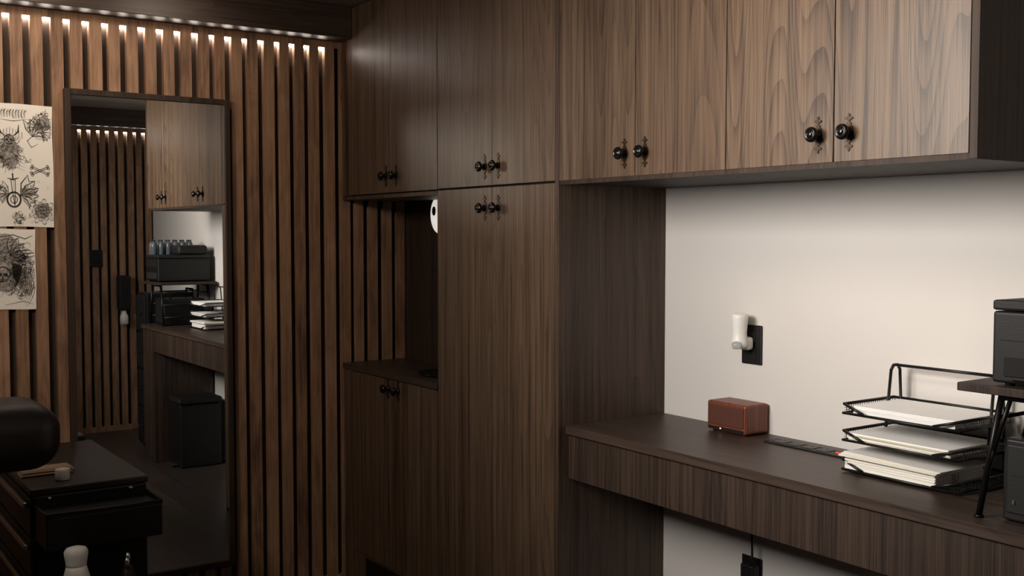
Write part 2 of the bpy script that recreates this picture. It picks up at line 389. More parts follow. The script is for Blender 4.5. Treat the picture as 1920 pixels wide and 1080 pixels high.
s = root('power_strip', (2.185, 0.365, ZD), 'black power outlet strip set flat in the desk with red switch', 'power strip')
mk('housing', G().box(2.05, 2.325, 0.334, 0.394, ZD + 0.0002, ZD + 0.005, 0.0015, 2), M_BLACKPL, base=(2.05, 0.36, ZD), parent=s)
for i in range(4):
    g = G(); xx = 2.075 + i * 0.05
    g.box(xx, xx + 0.036, 0.345, 0.385, ZD + 0.005, ZD + 0.0065, 0.0007, 1)
    g.mi = 1
    g.box(xx + 0.010, xx + 0.012, 0.355, 0.366, ZD + 0.0064, ZD + 0.0068).box(xx + 0.023, xx + 0.025, 0.355, 0.366, ZD + 0.0064, ZD + 0.0068).box(xx + 0.016, xx + 0.020, 0.372, 0.377, ZD + 0.0064, ZD + 0.0068)
    mk('socket', g, [M_SOCK, M_GAP], base=(xx, 0.36, ZD), parent=s)
mk('switch_light', G().box(2.284, 2.294, 0.356, 0.364, ZD + 0.005, ZD + 0.0075, 0.0008, 1), M_RED, base=(2.29, 0.36, ZD), parent=s)

def outlet(cx, cz, lab):
    o = root('wall_outlet', (cx, DEP, cz), lab, 'outlet', 'black wall outlets')
    mk('cover_plate', G().box(cx - 0.040, cx + 0.040, DEP - 0.006, DEP - 0.0005, cz - 0.060, cz + 0.060, 0.003, 2), M_BLACKPL, base=(cx, DEP, cz), parent=o)
    for sz in (-0.024, 0.024):
        g = G().box(cx - 0.017, cx + 0.017, DEP - 0.0085, DEP - 0.006, cz + sz - 0.016, cz + sz + 0.016, 0.001, 1)
        g.mi = 1
        g.box(cx - 0.008, cx - 0.006, DEP - 0.009, DEP - 0.0084, cz + sz - 0.003, cz + sz + 0.007).box(cx + 0.006, cx + 0.008, DEP - 0.009, DEP - 0.0084, cz + sz - 0.003, cz + sz + 0.007)
        mk('socket', g, [M_BLACKPL2, M_GAP], base=(cx, DEP, cz + sz), parent=o)
outlet(1.900, 1.166, 'black wall outlet on white wall holding an air freshener')
outlet(1.910, 0.455, 'black wall outlet under the desk with plugged cable')
px, pz = 1.893, 1.185
f = root('plug_in_air_freshener', (px, 0.42, pz - 0.02), 'white plug-in air freshener with clear oil bulb on the outlet', 'air freshener')
mk('body', G().lathe([(0.0, 0.078), (0.019, 0.077), (0.0245, 0.073), (0.0250, 0.064), (0.0235, 0.045), (0.0215, 0.020), (0.0225, 0.004), (0.026, -0.008), (0.026, -0.018), (0.020, -0.026), (0.0, -0.028)], (px, 0.398, pz), 'z', 30), M_WHITEPL, base=(px, 0.395, pz), parent=f)
mk('oil_bulb', G().lathe([(0.0, -0.012), (0.012, -0.010), (0.016, 0.0), (0.014, 0.010), (0, 0.014)], (px + 0.008, 0.378, pz - 0.018), 'z', 24), M_CLEAR, base=(px, 0.39, pz), parent=f)
mk('plug_base', G().box(px - 0.016, px + 0.022, 0.408, DEP - 0.009, pz - 0.034, pz + 0.006, 0.010, 3), M_WHITEPL, base=(px, 0.42, pz), parent=f)
cb = root('power_cable', (1.945, 0.43, 0.47), 'black cable hanging from the desk to the lower outlet', 'cable')
mk('cord', G().tube([(1.955, 0.405, 0.730), (1.950, 0.405, 0.70), (1.945, 0.405, 0.65), (1.944, 0.405, 0.60), (1.942, 0.41, 0.54), (1.935, 0.415, 0.49)], 0.0035), M_BLACKPL, base=(1.945, 0.43, 0.47), parent=cb)
mk('plug', G().box(1.897, 1.948, 0.405, 0.4395, 0.455, 0.500, 0.006, 2), M_BLACKPL, base=(1.92, 0.42, 0.47), parent=cb)

# ---------------------------------------------------------------- letter tray with papers
tx0, tx1, ty0, ty1 = 2.436, 2.728, 0.225, 0.432
t = root('letter_tray', (2.55, 0.33, ZD), 'three tier black wire mesh letter tray on the desk', 'letter tray')
g = G()
for xx in (tx0 + 0.004, tx1 - 0.004):
    g.tube([(xx, ty1 - 0.085, ZD + 0.004), (xx, ty1 - 0.055, 1.150), (xx, ty1 - 0.045, 1.162), (xx, ty1 - 0.028, 1.162), (xx, ty1 - 0.018, 1.150), (xx, ty1, ZD + 0.004)], 0.004)
g.tube([(tx0 + 0.004, ty1 - 0.035, 1.162), (tx1 - 0.004, ty1 - 0.035, 1.162)], 0.004)
for xx in (tx0 + 0.004, tx1 - 0.004):
    g.tube([(xx, ty0 + 0.01, ZD + 0.0035), (xx, ty1, ZD + 0.0035)], 0.0035)
mk('frame', g, M_BLACKWIRE, base=(2.55, 0.33, ZD), parent=t)
tiers = [0.910, 0.984, 1.052]
for i, z in enumerate(tiers):
    g = G()
    a, b2, c2, d2 = tx0 - 0.012, tx1 + 0.012, ty0 - 0.018, ty1 - 0.012
    zt = z + 0.022
    g.tube([(a, c2, z), (b2, c2, z), (b2, d2, z), (a, d2, z)], 0.0034, 6, True)
    g.tube([(a + 0.06, c2 - 0.004, z + 0.004), (a - 0.004, c2 + 0.008, zt), (a - 0.006, d2, zt), (b2 + 0.006, d2, zt), (b2 + 0.004, c2 + 0.008, zt), (b2 - 0.06, c2 - 0.004, z + 0.004)], 0.0036, 6)
    n = 30
    for k in range(n + 1):
        xx = a + (b2 - a) * k / n; g.box(xx - 0.0006, xx + 0.0006, c2, d2, z - 0.0006, z + 0.0006)
        g.box(xx - 0.0006, xx + 0.0006, d2, d2 + 0.0012, z, zt)
    for k in range(25):
        yy = c2 + (d2 - c2) * k / 24; g.box(a, b2, yy - 0.0006, yy + 0.0006, z - 0.0004, z + 0.0008)
        for xx in (a - 0.003, b2 + 0.003):
            if yy > c2 + 0.010: g.box(xx - 0.0006, xx + 0.0006, yy - 0.0007, yy + 0.0007, z, zt)
    for h in (0.006, 0.012, 0.018):
        g.box(a, b2, d2, d2 + 0.0012, z + h, z + h + 0.001)
        for xx in (a - 0.003, b2 + 0.003): g.box(xx - 0.0006, xx + 0.0006, c2 + 0.01, d2, z + h, z + h + 0.001)
    mk('tray', g, M_BLACKWIRE, base=((a + b2) / 2, (c2 + d2) / 2, z), parent=t)
def paper(name, z, n, th, x0, x1, y0, y1, jit, mats, lab, seed, cat='papers', bulge=0.0):
    random.seed(seed); g = G(); zz = z + 0.0015
    for i in range(n):
        g2x = random.uniform(-jit, jit); g2y = random.uniform(-jit, jit)
        g.mi = random.choice(range(len(mats)))
        if i == n - 1: g.mi = 0
        nv = len(g.bm.verts)
        g.box(x0 + g2x, x1 + g2x, y0 + g2y, y1 + g2y * 0.3, zz, zz + th * 0.93)
        g.bm.verts.ensure_lookup_table()
        vs = g.bm.verts[nv:]
        bmesh.ops.rotate(g.bm, verts=vs, cent=((x0 + x1) / 2, (y0 + y1) / 2, 0), matrix=Matrix.Rotation(random.uniform(-jit, jit) * 4, 3, 'Z'))
        zz += th
    if bulge:
        for v in g.bm.verts:
            tt = (v.co.z - z) / (n * th)
            if v.co.x < (x0 + x1) / 2: v.co.z += bulge * tt
    return mk(name, g, mats, base=((x0 + x1) / 2, (y0 + y1) / 2, z), label=lab, cat=cat)
paper('paper_stack', tiers[2], 11, 0.0017, tx0 + 0.010, tx1 - 0.004, ty0 - 0.006, ty1 - 0.020, 0.0015, [M_PAPER], 'stack of white printer paper in the top tray', 3)
paper('paper_stack', tiers[1], 9, 0.0020, tx0 + 0.000, tx1 - 0.012, ty0 - 0.014, ty1 - 0.022, 0.003, [M_PAPER, M_PAPER, M_PAPERY], 'stack of white papers in the middle tray', 5)
paper('paper_stack', tiers[0] + 0.0300, 6, 0.0016, tx0 - 0.012, tx1 - 0.030, ty0 - 0.024, ty1 - 0.028, 0.006, [M_PAPER, M_PAPERY], 'loose white and cream papers on the thick pad', 8, bulge=0.004)
pad = paper('paper_pad', tiers[0], 12, 0.0023, tx0 - 0.006, tx1 - 0.045, ty0 - 0.016, ty1 - 0.026, 0.0015, [M_PAPERY, M_PAPER, M_PAPER], 'thick cream paper pad with a printed spine in the bottom tray', 9, 'paper pad')
tcu = bpy.data.curves.new('lettering', 'FONT'); tcu.body = 'SU'; tcu.size = 0.026; tcu.extrude = 0.0002
to = bpy.data.objects.new('lettering', tcu); COL.objects.link(to)
bpy.context.view_layer.update()
dg = bpy.context.evaluated_depsgraph_get(); me = bpy.data.meshes.new_from_object(to.evaluated_get(dg))
bpy.data.objects.remove(to)
me.materials.clear(); me.materials.append(M_PURPLE)
to = bpy.data.objects.new('lettering', me); COL.objects.link(to); to.parent = pad
to.rotation_euler = (math.radians(90), 0, math.radians(90))
to.location = Vector((tx1 - 0.0415, 0.27, tiers[0] + 0.005)) - pad.location

# ---------------------------------------------------------------- riser, printer, box
r = root('monitor_riser', (3.01, 0.24, ZD), 'dark riser shelf with splayed black metal legs on the desk', 'shelf')
mk('board', G().box(2.836, 3.188, 0.048, 0.432, 1.172, 1.190, 0.002, 2), W_END, base=(3.01, 0.24, 1.172), parent=r)
for yy in (0.085, 0.395):
    g = G()
    g.tube([(2.87, yy, ZD + 0.006), (2.915, yy, 1.168)], 0.007).tube([(3.155, yy, ZD + 0.006), (3.11, yy, 1.168)], 0.007)
    g.tube([(2.915, yy, 1.165), (3.11, yy, 1.165)], 0.007).tube([(2.935, yy, 1.165), (2.90, yy, 1.05), (2.886, yy, 1.00)], 0.005)
    for xx in (2.87, 3.155): g.lathe([(0.010, 0), (0.010, 0.006)], (xx, yy, ZD + 0.0002), seg=14)
    mk('leg', g, M_BLACKMET, base=(3.01, yy, ZD), parent=r)
for xx in (2.893, 3.132):
    for zz in (0.96, 1.04, 1.12): mk('crossbar', G().tube([(xx + (zz - 1.04) * (0.17 if xx < 3 else -0.17), 0.085, zz), (xx + (zz - 1.04) * (0.17 if xx < 3 else -0.17), 0.395, zz)], 0.0045), M_BLACKMET, base=(xx, 0.24, zz), parent=r)
ZR = 1.1905
p = root('printer', (3.04, 0.24, ZR), 'black desktop printer with paper slot on the riser shelf', 'printer')
mk('body', G().box(2.903, 3.18, 0.065, 0.41, ZR + 0.006, ZR + 0.153, 0.006, 3), M_BLACKPL, base=(3.04, 0.24, ZR), parent=p)
mk('lid', G().box(2.902, 3.181, 0.064, 0.411, ZR + 0.155, ZR + 0.176, 0.005, 2), M_BLACKPL2, base=(3.04, 0.24, ZR + .155), parent=p)
mk('feeder', G().box(2.91, 3.08, 0.20, 0.40, ZR + 0.1765, ZR + 0.240, 0.022, 4), M_BLACKPL2, base=(3.0, 0.3, ZR + .17), parent=p)
mk('output_slot', G().box(2.93, 3.155, 0.060, 0.067, ZR + 0.020, ZR + 0.060, 0.003, 2), M_GAP, base=(3.04, 0.06, ZR), parent=p)
mk('output_tray', G().box(2.945, 3.14, 0.050, 0.068, ZR + 0.016, ZR + 0.022, 0.001, 1), M_BLACKPL2, base=(3.04, 0.06, ZR), parent=p)
mk('control_panel', G().prism([(2.92, ZR + 0.095), (3.165, ZR + 0.095), (3.160, ZR + 0.142), (2.925, ZR + 0.142)], 'xz', 0.067, 0.061), M_BLACKPL2, base=(3.04, 0.06, ZR), parent=p)
for fx in (2.93, 3.155):
    for fy in (0.09, 0.385): mk('foot', G().lathe([(0.01, 0), (0.01, 0.007)], (fx, fy, ZR), seg=12), M_BLACKPL, base=(fx, fy, ZR), parent=p)
b = root('card_printer', (3.02, 0.24, ZD), 'black boxy desktop device with a small lit port under the riser', 'electronic device')
mk('housing', G().box(2.912, 3.105, 0.10, 0.37, ZD + 0.003, ZD + 0.175, 0.006, 3), M_BLACKPL, base=(3.0, 0.24, ZD), parent=b)
mk('front_panel', G().box(2.922, 3.09, 0.096, 0.101, ZD + 0.02, ZD + 0.163, 0.003, 2).box(2.930, 3.08, 0.094, 0.097, ZD + 0.100, ZD + 0.105), M_BLACKPL2, base=(3.0, 0.10, ZD), parent=b)
mk('port', G().box(2.937, 2.942, 0.0935, 0.0965, ZD + 0.040, ZD + 0.048), M_CHROME, base=(2.94, 0.10, ZD), parent=b)
for yy, zt in ((0.15, 0.215), (0.30, 0.235)):
    mk('top_handle', G().tube([(2.93, yy, ZD + 0.177), (2.94, yy, ZD + zt), (3.07, yy, ZD + zt), (3.08, yy, ZD + 0.177)], 0.007), M_BLACKPL, base=(3.0, yy, ZD + 0.17), parent=b)
bx, by, bz = 3.105, 0.10, ZR + 0.1765
bott0 = root('water_bottle', (bx, by, bz), 'clear plastic water bottle standing on top of the printer', 'bottle', 'water bottles on the printer')
mk('bottle_body', G().lathe([(0.0, 0.0), (0.019, 0.0), (0.021, 0.004), (0.019, 0.02), (0.021, 0.03), (0.019, 0.045), (0.021, 0.06), (0.016, 0.078), (0.009, 0.088), (0, 0.088)], (bx, by, bz), 'z', 20), M_BOTTLE, base=(bx, by, bz), parent=bott0)
mk('bottle_cap', G().lathe([(0.0, 0.0885), (0.010, 0.0885), (0.010, 0.098), (0, 0.099)], (bx, by, bz), 'z', 16), M_SOCK, base=(bx, by, bz + .088), parent=bott0)
kids = list(bott0.children)
for q in range(1, 12):
    o = bott0.copy(); COL.objects.link(o); o.location = (bx + (q % 2) * 0.046, by + (q // 2) * 0.048, bz)
    for kq in kids:
        oc = kq.copy(); oc.parent = o; COL.objects.link(oc)

# ---------------------------------------------------------------- things seen in the mirror
b = root('trash_bin', (2.77, 0.25, 0), 'black rectangular step bin on the floor under the desk', 'trash bin')
mk('body', G().box(2.665, 2.875, 0.12, 0.39, 0.001, 0.41, 0.012, 3), M_BLACKPL, base=(2.77, 0.25, 0), parent=b)
mk('lid', G().box(2.658, 2.882, 0.11, 0.395, 0.413, 0.450, 0.014, 3), M_BLACKPL2, base=(2.77, 0.25, 0.41), parent=b)
mk('pedal', G().box(2.74, 2.80, 0.085, 0.122, 0.012, 0.022, 0.003, 2), M_CHROME, base=(2.77, 0.1, 0.01), parent=b)
mk('switch_plate', G().box(RX - 0.009, RX - 0.0005, -0.035, 0.06, 1.255, 1.385, 0.003, 2).box(RX - 0.013, RX - 0.008, -0.005, 0.03, 1.29, 1.35, 0.002, 1), M_BLACKPL,
   base=(RX, 0.01, 1.32), label='square black switch plate on the slatted wall', cat='switch')
b = root('soap_dispenser', (4.25, 0.2, 0.8), 'black wall dispenser with white bottle underneath on the slatted wall', 'dispenser')
mk('housing', G().box(4.20, RX - 0.001, 0.155, 0.245, 0.93, 1.19, 0.015, 3), M_BLACKPL, base=(4.25, 0.2, 0.93), parent=b)
mk('nozzle_bottle', G().lathe([(0, 0), (0.03, 0), (0.03, 0.06), (0.02, 0.08), (0.012, 0.11), (0, 0.11)], (4.25, 0.20, 0.82)), M_WHITEPL, base=(4.25, 0.2, 0.82), parent=b)
b = root('storage_tower', (3.42, 0.3, 0), 'narrow black rolling storage tower beside the desk end', 'storage')
mk('case', G().box(3.30, 3.52, 0.10, 0.43, 0.04, 1.10, 0.008, 2), M_BLACKPL, base=(3.4, 0.3, 0), parent=b)
for i in range(4):
    mk('drawer', G().box(3.31, 3.51, 0.088, 0.100, 0.06 + i * 0.26, 0.30 + i * 0.26, 0.004, 2).box(3.38, 3.44, 0.075, 0.089, 0.17 + i * 0.26, 0.18 + i * 0.26, 0.002, 1), M_BLACKPL2, base=(3.4, 0.15, 0.06 + i * 0.26), parent=b)
for xx in (3.32, 3.50):
    for yy in (0.14, 0.40): mk('caster', G().lathe([(0, -0.012), (0.019, -0.012), (0.0195, 0), (0.019, 0.012), (0, 0.012)], (xx, yy, 0.0205), 'x', 16).box(xx - 0.004, xx + 0.004, yy - 0.004, yy + 0.004, 0.03, 0.041), M_BLACKPL, base=(xx, yy, 0), parent=b)

# ---------------------------------------------------------------- mirror
my0, my1, mz0, mz1, fw = -1.112, -0.497, 0.175, 2.030, 0.022
m = root('wall_mirror', (0.02, (my0 + my1) / 2, mz0), 'tall rectangular mirror with thin dark frame on the slatted wall', 'mirror')
g = G().box(0.001, 0.030, my0, my0 + fw, mz0, mz1, 0.002, 1).box(0.001, 0.030, my1 - fw, my1, mz0, mz1, 0.002, 1)
g.box(0.001, 0.030, my0 + fw, my1 - fw, mz0, mz0 + fw, 0.002, 1).box(0.001, 0.030, my0 + fw, my1 - fw, mz1 - fw, mz1, 0.002, 1)
mk('frame', g, W_END, base=(0.02, -0.8, mz0), parent=m)
mk('mirror_glass', G().box(0.004, 0.022, my0 + fw - 0.001, my1 - fw + 0.001, mz0 + fw - 0.001, mz1 - fw + 0.001), M_MIRROR, base=(0.02, -0.8, mz0), parent=m)

# ---------------------------------------------------------------- flash art sheets
def ribbon(bm, pts, w, x, taper=True, mi=0):
    n = len(pts)
    if n < 2: return
    L = []; Rr = []
    for i, p_ in enumerate(pts):
        a = Vector(pts[max(0, i - 1)]); b_ = Vector(pts[min(n - 1, i + 1)]); d_ = b_ - a
        if d_.length < 1e-7: d_ = Vector((1, 0))
        d_.normalize(); nn = Vector((-d_.y, d_.x))
        t_ = i / (n - 1); ww = w * (math.sin(math.pi * min(max(t_, 0.04), 0.96)) ** 0.6 if taper else 1) * 0.5
        c_ = Vector(p_)
        L.append(bm.verts.new((x, *(c_ + nn * ww)))); Rr.append(bm.verts.new((x, *(c_ - nn * ww))))
    for i in range(n - 1):
        f_ = bm.faces.new([L[i], L[i + 1], Rr[i + 1], Rr[i]]); f_.material_index = mi
def arc(cx, cy, rx, ry, a0, a1, n=18, rot=0):
    out = []
    for i in range(n + 1):
        a = math.radians(a0 + (a1 - a0) * i / n); x_, y_ = rx * math.cos(a), ry * math.sin(a)
        out.append((cx + x_ * math.cos(rot) - y_ * math.sin(rot), cy + x_ * math.sin(rot) + y_ * math.cos(rot)))
    return out
def blob(bm, cx, cy, rx, ry, x, mi=0, rot=0):
    vs = [bm.verts.new((x, a, b_)) for a, b_ in arc(cx, cy, rx, ry, 0, 345, 23, rot)]
    f_ = bm.faces.new(vs); f_.material_index = mi
def flourish(bm, cx, cy, R_, n, x, w=0.0012, rnd=None, sx=1.0, sy=1.0):
    for _ in range(n):
        a = rnd.uniform(0, 2 * math.pi); rr = R_ * rnd.uniform(0.05, 1) ** 0.5
        x0_, y0_ = cx + rr * math.cos(a) * 0.75 * sx, cy + rr * math.sin(a) * 0.75 * sy
        th = rnd.uniform(0, 2 * math.pi); k = rnd.choice((-1, 1)) * rnd.uniform(1.0, 3.5) / (R_ * 0.45); L_ = R_ * rnd.uniform(0.25, 0.6)
        pts = [(x0_, y0_)]
        for i in range(10):
            th += k * L_ / 10; x0_ += math.cos(th) * L_ / 10; y0_ += math.sin(th) * L_ / 10; pts.append((x0_, y0_))
        ribbon(bm, pts, w * rnd.uniform(0.5, 1.4), x)
def skull(bm, cx, cy, s_, x):
    blob(bm, cx, cy, s_ * 1.05, s_ * 1.1, x - 0.0001, 1)
    ribbon(bm, arc(cx, cy, s_, s_ * 1.05, -30, 210, 24), s_ * 0.16, x, False)
    blob(bm, cx - s_ * 0.4, cy - s_ * 0.1, s_ * 0.28, s_ * 0.24, x); blob(bm, cx + s_ * 0.4, cy - s_ * 0.1, s_ * 0.28, s_ * 0.24, x)
    blob(bm, cx, cy - s_ * 0.5, s_ * 0.1, s_ * 0.16, x)
    for k in range(-3, 4): ribbon(bm, [(cx + k * s_ * 0.17, cy - s_ * 0.72), (cx + k * s_ * 0.17, cy - s_ * 1.05)], s_ * 0.09, x, False)
    ribbon(bm, [(cx - s_ * 0.6, cy - s_ * 0.7), (cx - s_ * 0.5, cy - s_ * 1.12), (cx + s_ * 0.5, cy - s_ * 1.12), (cx + s_ * 0.6, cy - s_ * 0.7)], s_ * 0.12, x, False)
def wing(bm, cx, cy, s_, dirx, x, rotv=0.0):
    tips = []
    for k in range(6):
        a = math.radians(85 - k * 24) + rotv
        L_ = s_ * (1.0 - 0.07 * k)
        tp = (cx + dirx * L_ * math.cos(a), cy + L_ * math.sin(a)); tips.append(tp)
        mid = (cx + dirx * L_ * 0.5 * math.cos(a + 0.25), cy + L_ * 0.55 * math.sin(a + 0.25))
        ribbon(bm, [(cx, cy), mid, tp], s_ * 0.05, x)
        for j in range(9):
            q = 0.2 + j * 0.08
            ribbon(bm, [(cx + (tp[0] - cx) * q, cy + (tp[1] - cy) * q), (cx + (tp[0] - cx) * (q + .1) + dirx * s_ * .02, cy + (tp[1] - cy) * (q + .1) - s_ * .13)], s_ * 0.022, x)
    for a_, b_ in zip(tips[:-1], tips[1:]):
        mx_ = (cx + ((a_[0] + b_[0]) / 2 - cx) * 0.78, cy + ((a_[1] + b_[1]) / 2 - cy) * 0.78)
        ribbon(bm, [a_, ((a_[0] + mx_[0]) / 2, (a_[1] + mx_[1]) / 2 - s_ * .01), mx_, ((b_[0] + mx_[0]) / 2, (b_[1] + mx_[1]) / 2), b_], s_ * 0.035, x)
def bone(bm, x0_, y0_, x1_, y1_, w, x):
    d_ = Vector((x1_ - x0_, y1_ - y0_)).normalized(); nn = Vector((-d_.y, d_.x))
    for sg in (-1, 1):
        ribbon(bm, [(x0_ + nn.x * w * .5 * sg, y0_ + nn.y * w * .5 * sg), (x1_ + nn.x * w * .5 * sg, y1_ + nn.y * w * .5 * sg)], w * .35, x, False)
    for c_ in ((x0_, y0_), (x1_, y1_)):
        for sg in (-1, 1): ribbon(bm, arc(c_[0] + nn.x * w * 0.8 * sg, c_[1] + nn.y * w * 0.8 * sg, w * 0.7, w * 0.7, 0, 360, 12), w * .35, x, False)
def dagger(bm, cx, cy, L_, x, rot=0):
    def P(a, b_): return (cx + a * math.cos(rot) - b_ * math.sin(rot), cy + a * math.sin(rot) + b_ * math.cos(rot))
    ribbon(bm, [P(-0.08 * L_, L_ * .5), P(-0.06 * L_, 0), P(0, -L_ * .6)], L_ * .025, x, False)
    ribbon(bm, [P(0.08 * L_, L_ * .5), P(0.06 * L_, 0), P(0, -L_ * .6)], L_ * .025, x, False)
    ribbon(bm, [P(0, L_ * .45), P(0, -L_ * .5)], L_ * .02, x)
    ribbon(bm, [P(-.22 * L_, L_ * .55), P(0, L_ * .48), P(.22 * L_, L_ * .55)], L_ * .06, x)
    ribbon(bm, [P(0, L_ * .5), P(0, L_ * .75)], L_ * .05, x, False)
def petals(bm, cx, cy, R_, n, x):
    for ring in range(3):
        rr = R_ * (0.35 + 0.28 * ring)
        for k in range(n):
            a = 2 * math.pi * (k + 0.5 * ring) / n
            ribbon(bm, arc(cx + rr * math.cos(a), cy + rr * math.sin(a), R_ * .24, R_ * .17, -100, 100, 12, a), R_ * 0.05, x)
            ribbon(bm, [(cx + rr * .7 * math.cos(a), cy + rr * .7 * math.sin(a)), (cx + rr * 1.25 * math.cos(a), cy + rr * 1.25 * math.sin(a))], R_ * 0.04, x)

def sheet(y0, y1, z0, z1, lab, draw, seed):
    g = G(); nx, nz = 10, 12
    grid = []
    for i in range(nx + 1):
        row = []
        for j in range(nz + 1):
            u_, v_ = i / nx, j / nz
            row.append(g.bm.verts.new((0.0022, y0 + (y1 - y0) * u_ + 0.0012 * math.sin(v_ * 9 + seed) * (u_ > .95), z0 + (z1 - z0) * v_ + 0.0015 * math.sin(u_ * 7 + seed) * (v_ > .95 or v_ < .05))))
        grid.append(row)
    for i in range(nx):
        for j in range(nz): g.bm.faces.new([grid[i][j], grid[i + 1][j], grid[i + 1][j + 1], grid[i][j + 1]])
    s_ = root('art_print', (0.002, (y0 + y1) / 2, z0), lab, 'poster', 'tattoo art sheets on the slats')
    o = mk('paper_sheet', g, M_ART, base=(0.002, (y0 + y1) / 2, z0), parent=s_)
    sm = o.modifiers.new('thick', 'SOLIDIFY'); sm.thickness = 0.0006
    g = G(); draw(g.bm, random.Random(seed))
    lo = y0 + 0.004; hi = y1 - 0.004
    for v in g.bm.verts: v.co.y = min(max(v.co.y, lo), hi); v.co.z = min(max(v.co.z, z0 + .004), z1 - .004)
    mk('ink_drawing', g, [M_INK, M_INKG], base=(0.002, (y0 + y1) / 2, z0), parent=s_)
X = 0.0034
def draw1(bm, r_):
    for k in range(9):
        yy = -1.318 + k * 0.0095
        ribbon(bm, [(yy, 1.915 + r_.uniform(-.004, .004)), (yy + 0.001, 1.940 + r_.uniform(-.004, .006))], 0.0035, X, True)
        ribbon(bm, arc(yy + 0.003, 1.928, 0.006, 0.010 + r_.uniform(0, .004), r_.uniform(0, 90), r_.uniform(200, 330)), 0.0018, X)
        ribbon(bm, [(yy - .002, 1.941), (yy + .006, 1.945)], 0.002, X)
    ribbon(bm, [(-1.325, 1.908), (-1.28, 1.903), (-1.232, 1.912)], 0.002, X)
    blob(bm, -1.186, 1.895, 0.022, 0.034, X - 0.0002, 1, -0.5)
    wing(bm, -1.218, 1.850, 0.066, 1, X, 0.55); wing(bm, -1.200, 1.880, 0.050, -1, X, 0.2); wing(bm, -1.19, 1.862, 0.045, 1, X, -0.6)
    flourish(bm, -1.184, 1.905, 0.034, 120, X, 0.0012, rnd=r_, sy=1.3)
    ribbon(bm, [(-1.21, 1.86), (-1.235, 1.835), (-1.222, 1.812), (-1.20, 1.825)], 0.0025, X)
    blob(bm, -1.295, 1.79, 0.030, 0.058, X - 0.0002, 1)
    skull(bm, -1.295, 1.838, 0.016, X); flourish(bm, -1.297, 1.79, 0.052, 280, X, 0.0011, rnd=r_, sy=1.5)
    for k in range(9):
        a = -1.335 + k * 0.010; ribbon(bm, [(a, 1.840), (a + 0.003, 1.882 - abs(k - 4) * .004), (a + .005, 1.842)], 0.0022, X)
    for sg in (-1, 1):
        ribbon(bm, [(-1.295 + sg * .014, 1.85), (-1.295 + sg * .030, 1.865), (-1.295 + sg * .032, 1.890)], 0.006, X)
        for k in range(6): ribbon(bm, [(-1.295 + sg * .025, 1.80 - k * .012), (-1.295 + sg * .050, 1.787 - k * .012)], 0.0025, X)
    bone(bm, -1.222, 1.742, -1.168, 1.718, 0.0055, X); bone(bm, -1.222, 1.718, -1.168, 1.742, 0.0055, X)
    flourish(bm, -1.235, 1.765, 0.014, 24, X, 0.001, rnd=r_)
    ribbon(bm, arc(-1.283, 1.625, 0.022, 0.026, 0, 360, 30), 0.006, X, False)
    ribbon(bm, arc(-1.283, 1.625, 0.011, 0.013, 0, 360, 24), 0.0025, X, False)
    dagger(bm, -1.283, 1.655, 0.085, X, 0.05)
    blob(bm, -1.235, 1.652, 0.024, 0.014, X - 0.0002, 1)
    wing(bm, -1.262, 1.640, 0.078, 1, X, -0.25); wing(bm, -1.300, 1.640, 0.055, -1, X, -0.25)
    flourish(bm, -1.235, 1.655, 0.030, 80, X, 0.0010, rnd=r_); flourish(bm, -1.32, 1.655, 0.026, 60, X, 0.0010, rnd=r_)
    blob(bm, -1.190, 1.585, 0.026, 0.028, X - 0.0002, 1)
    petals(bm, -1.190, 1.583, 0.040, 9, X); skull(bm, -1.190, 1.588, 0.013, X)
    flourish(bm, -1.190, 1.583, 0.038, 80, X, 0.0010, rnd=r_)
    flourish(bm, -1.268, 1.560, 0.026, 100, X, 0.0010, rnd=r_)
    for q in ((-1.20, 1.690), (-1.235, 1.56), (-1.17, 1.670), (-1.225, 1.545), (-1.245, 1.70)):
        ribbon(bm, [(q[0] - .005, q[1]), (q[0] + .005, q[1])], .0013, X); ribbon(bm, [(q[0], q[1] - .005), (q[0], q[1] + .005)], .0013, X)
    skull(bm, -1.37, 1.85, 0.03, X); flourish(bm, -1.37, 1.68, 0.05, 80, X, 0.0015, rnd=r_)
def draw2(bm, r_):
    blob(bm, -1.315, 1.40, 0.055, 0.105, X - 0.0002, 1)
    blob(bm, -1.262, 1.34, 0.024, 0.060, X - 0.0002, 1, 0.4)
    flourish(bm, -1.315, 1.385, 0.086, 320, X, 0.0011, rnd=r_, sy=1.35); flourish(bm, -1.262, 1.35, 0.056, 190, X, 0.0011, rnd=r_, sy=1.9)
    wing(bm, -1.30, 1.425, 0.075, 1, X, 0.1); wing(bm, -1.30, 1.36, 0.065, 1, X, -0.5)
    for k in range(9):
        ribbon(bm, arc(-1.36 + k * 0.016, 1.478 - 0.010 * k, 0.044, 0.022, 0, 150, 16, 0.4), 0.0020, X)
    for k in range(10):
        ribbon(bm, arc(-1.305, 1.36, 0.028 + k * 0.006, 0.050 + k * 0.009, -75, 35, 18, 0.25), 0.0014, X)
    for k in range(8):
        ribbon(bm, arc(-1.252, 1.455 - k * 0.024, 0.022, 0.012, -60, 200, 14, 0.6), 0.0014, X)
    skull(bm, -1.325, 1.36, 0.024, X)
    ribbon(bm, [(-1.225, 1.497), (-1.25, 1.485), (-1.29, 1.50), (-1.34, 1.49)], 0.003, X)
    ribbon(bm, [(-1.225, 1.25), (-1.26, 1.262), (-1.32, 1.25)], 0.002, X)
sheet(-1.428, -1.150, 1.528, 1.963, 'off-white tattoo flash sheet with black winged skull drawings', draw1, 4)
sheet(-1.428, -1.216, 1.233, 1.520, 'smaller tattoo sheet with dense swirling grey ink drawing', draw2, 11)

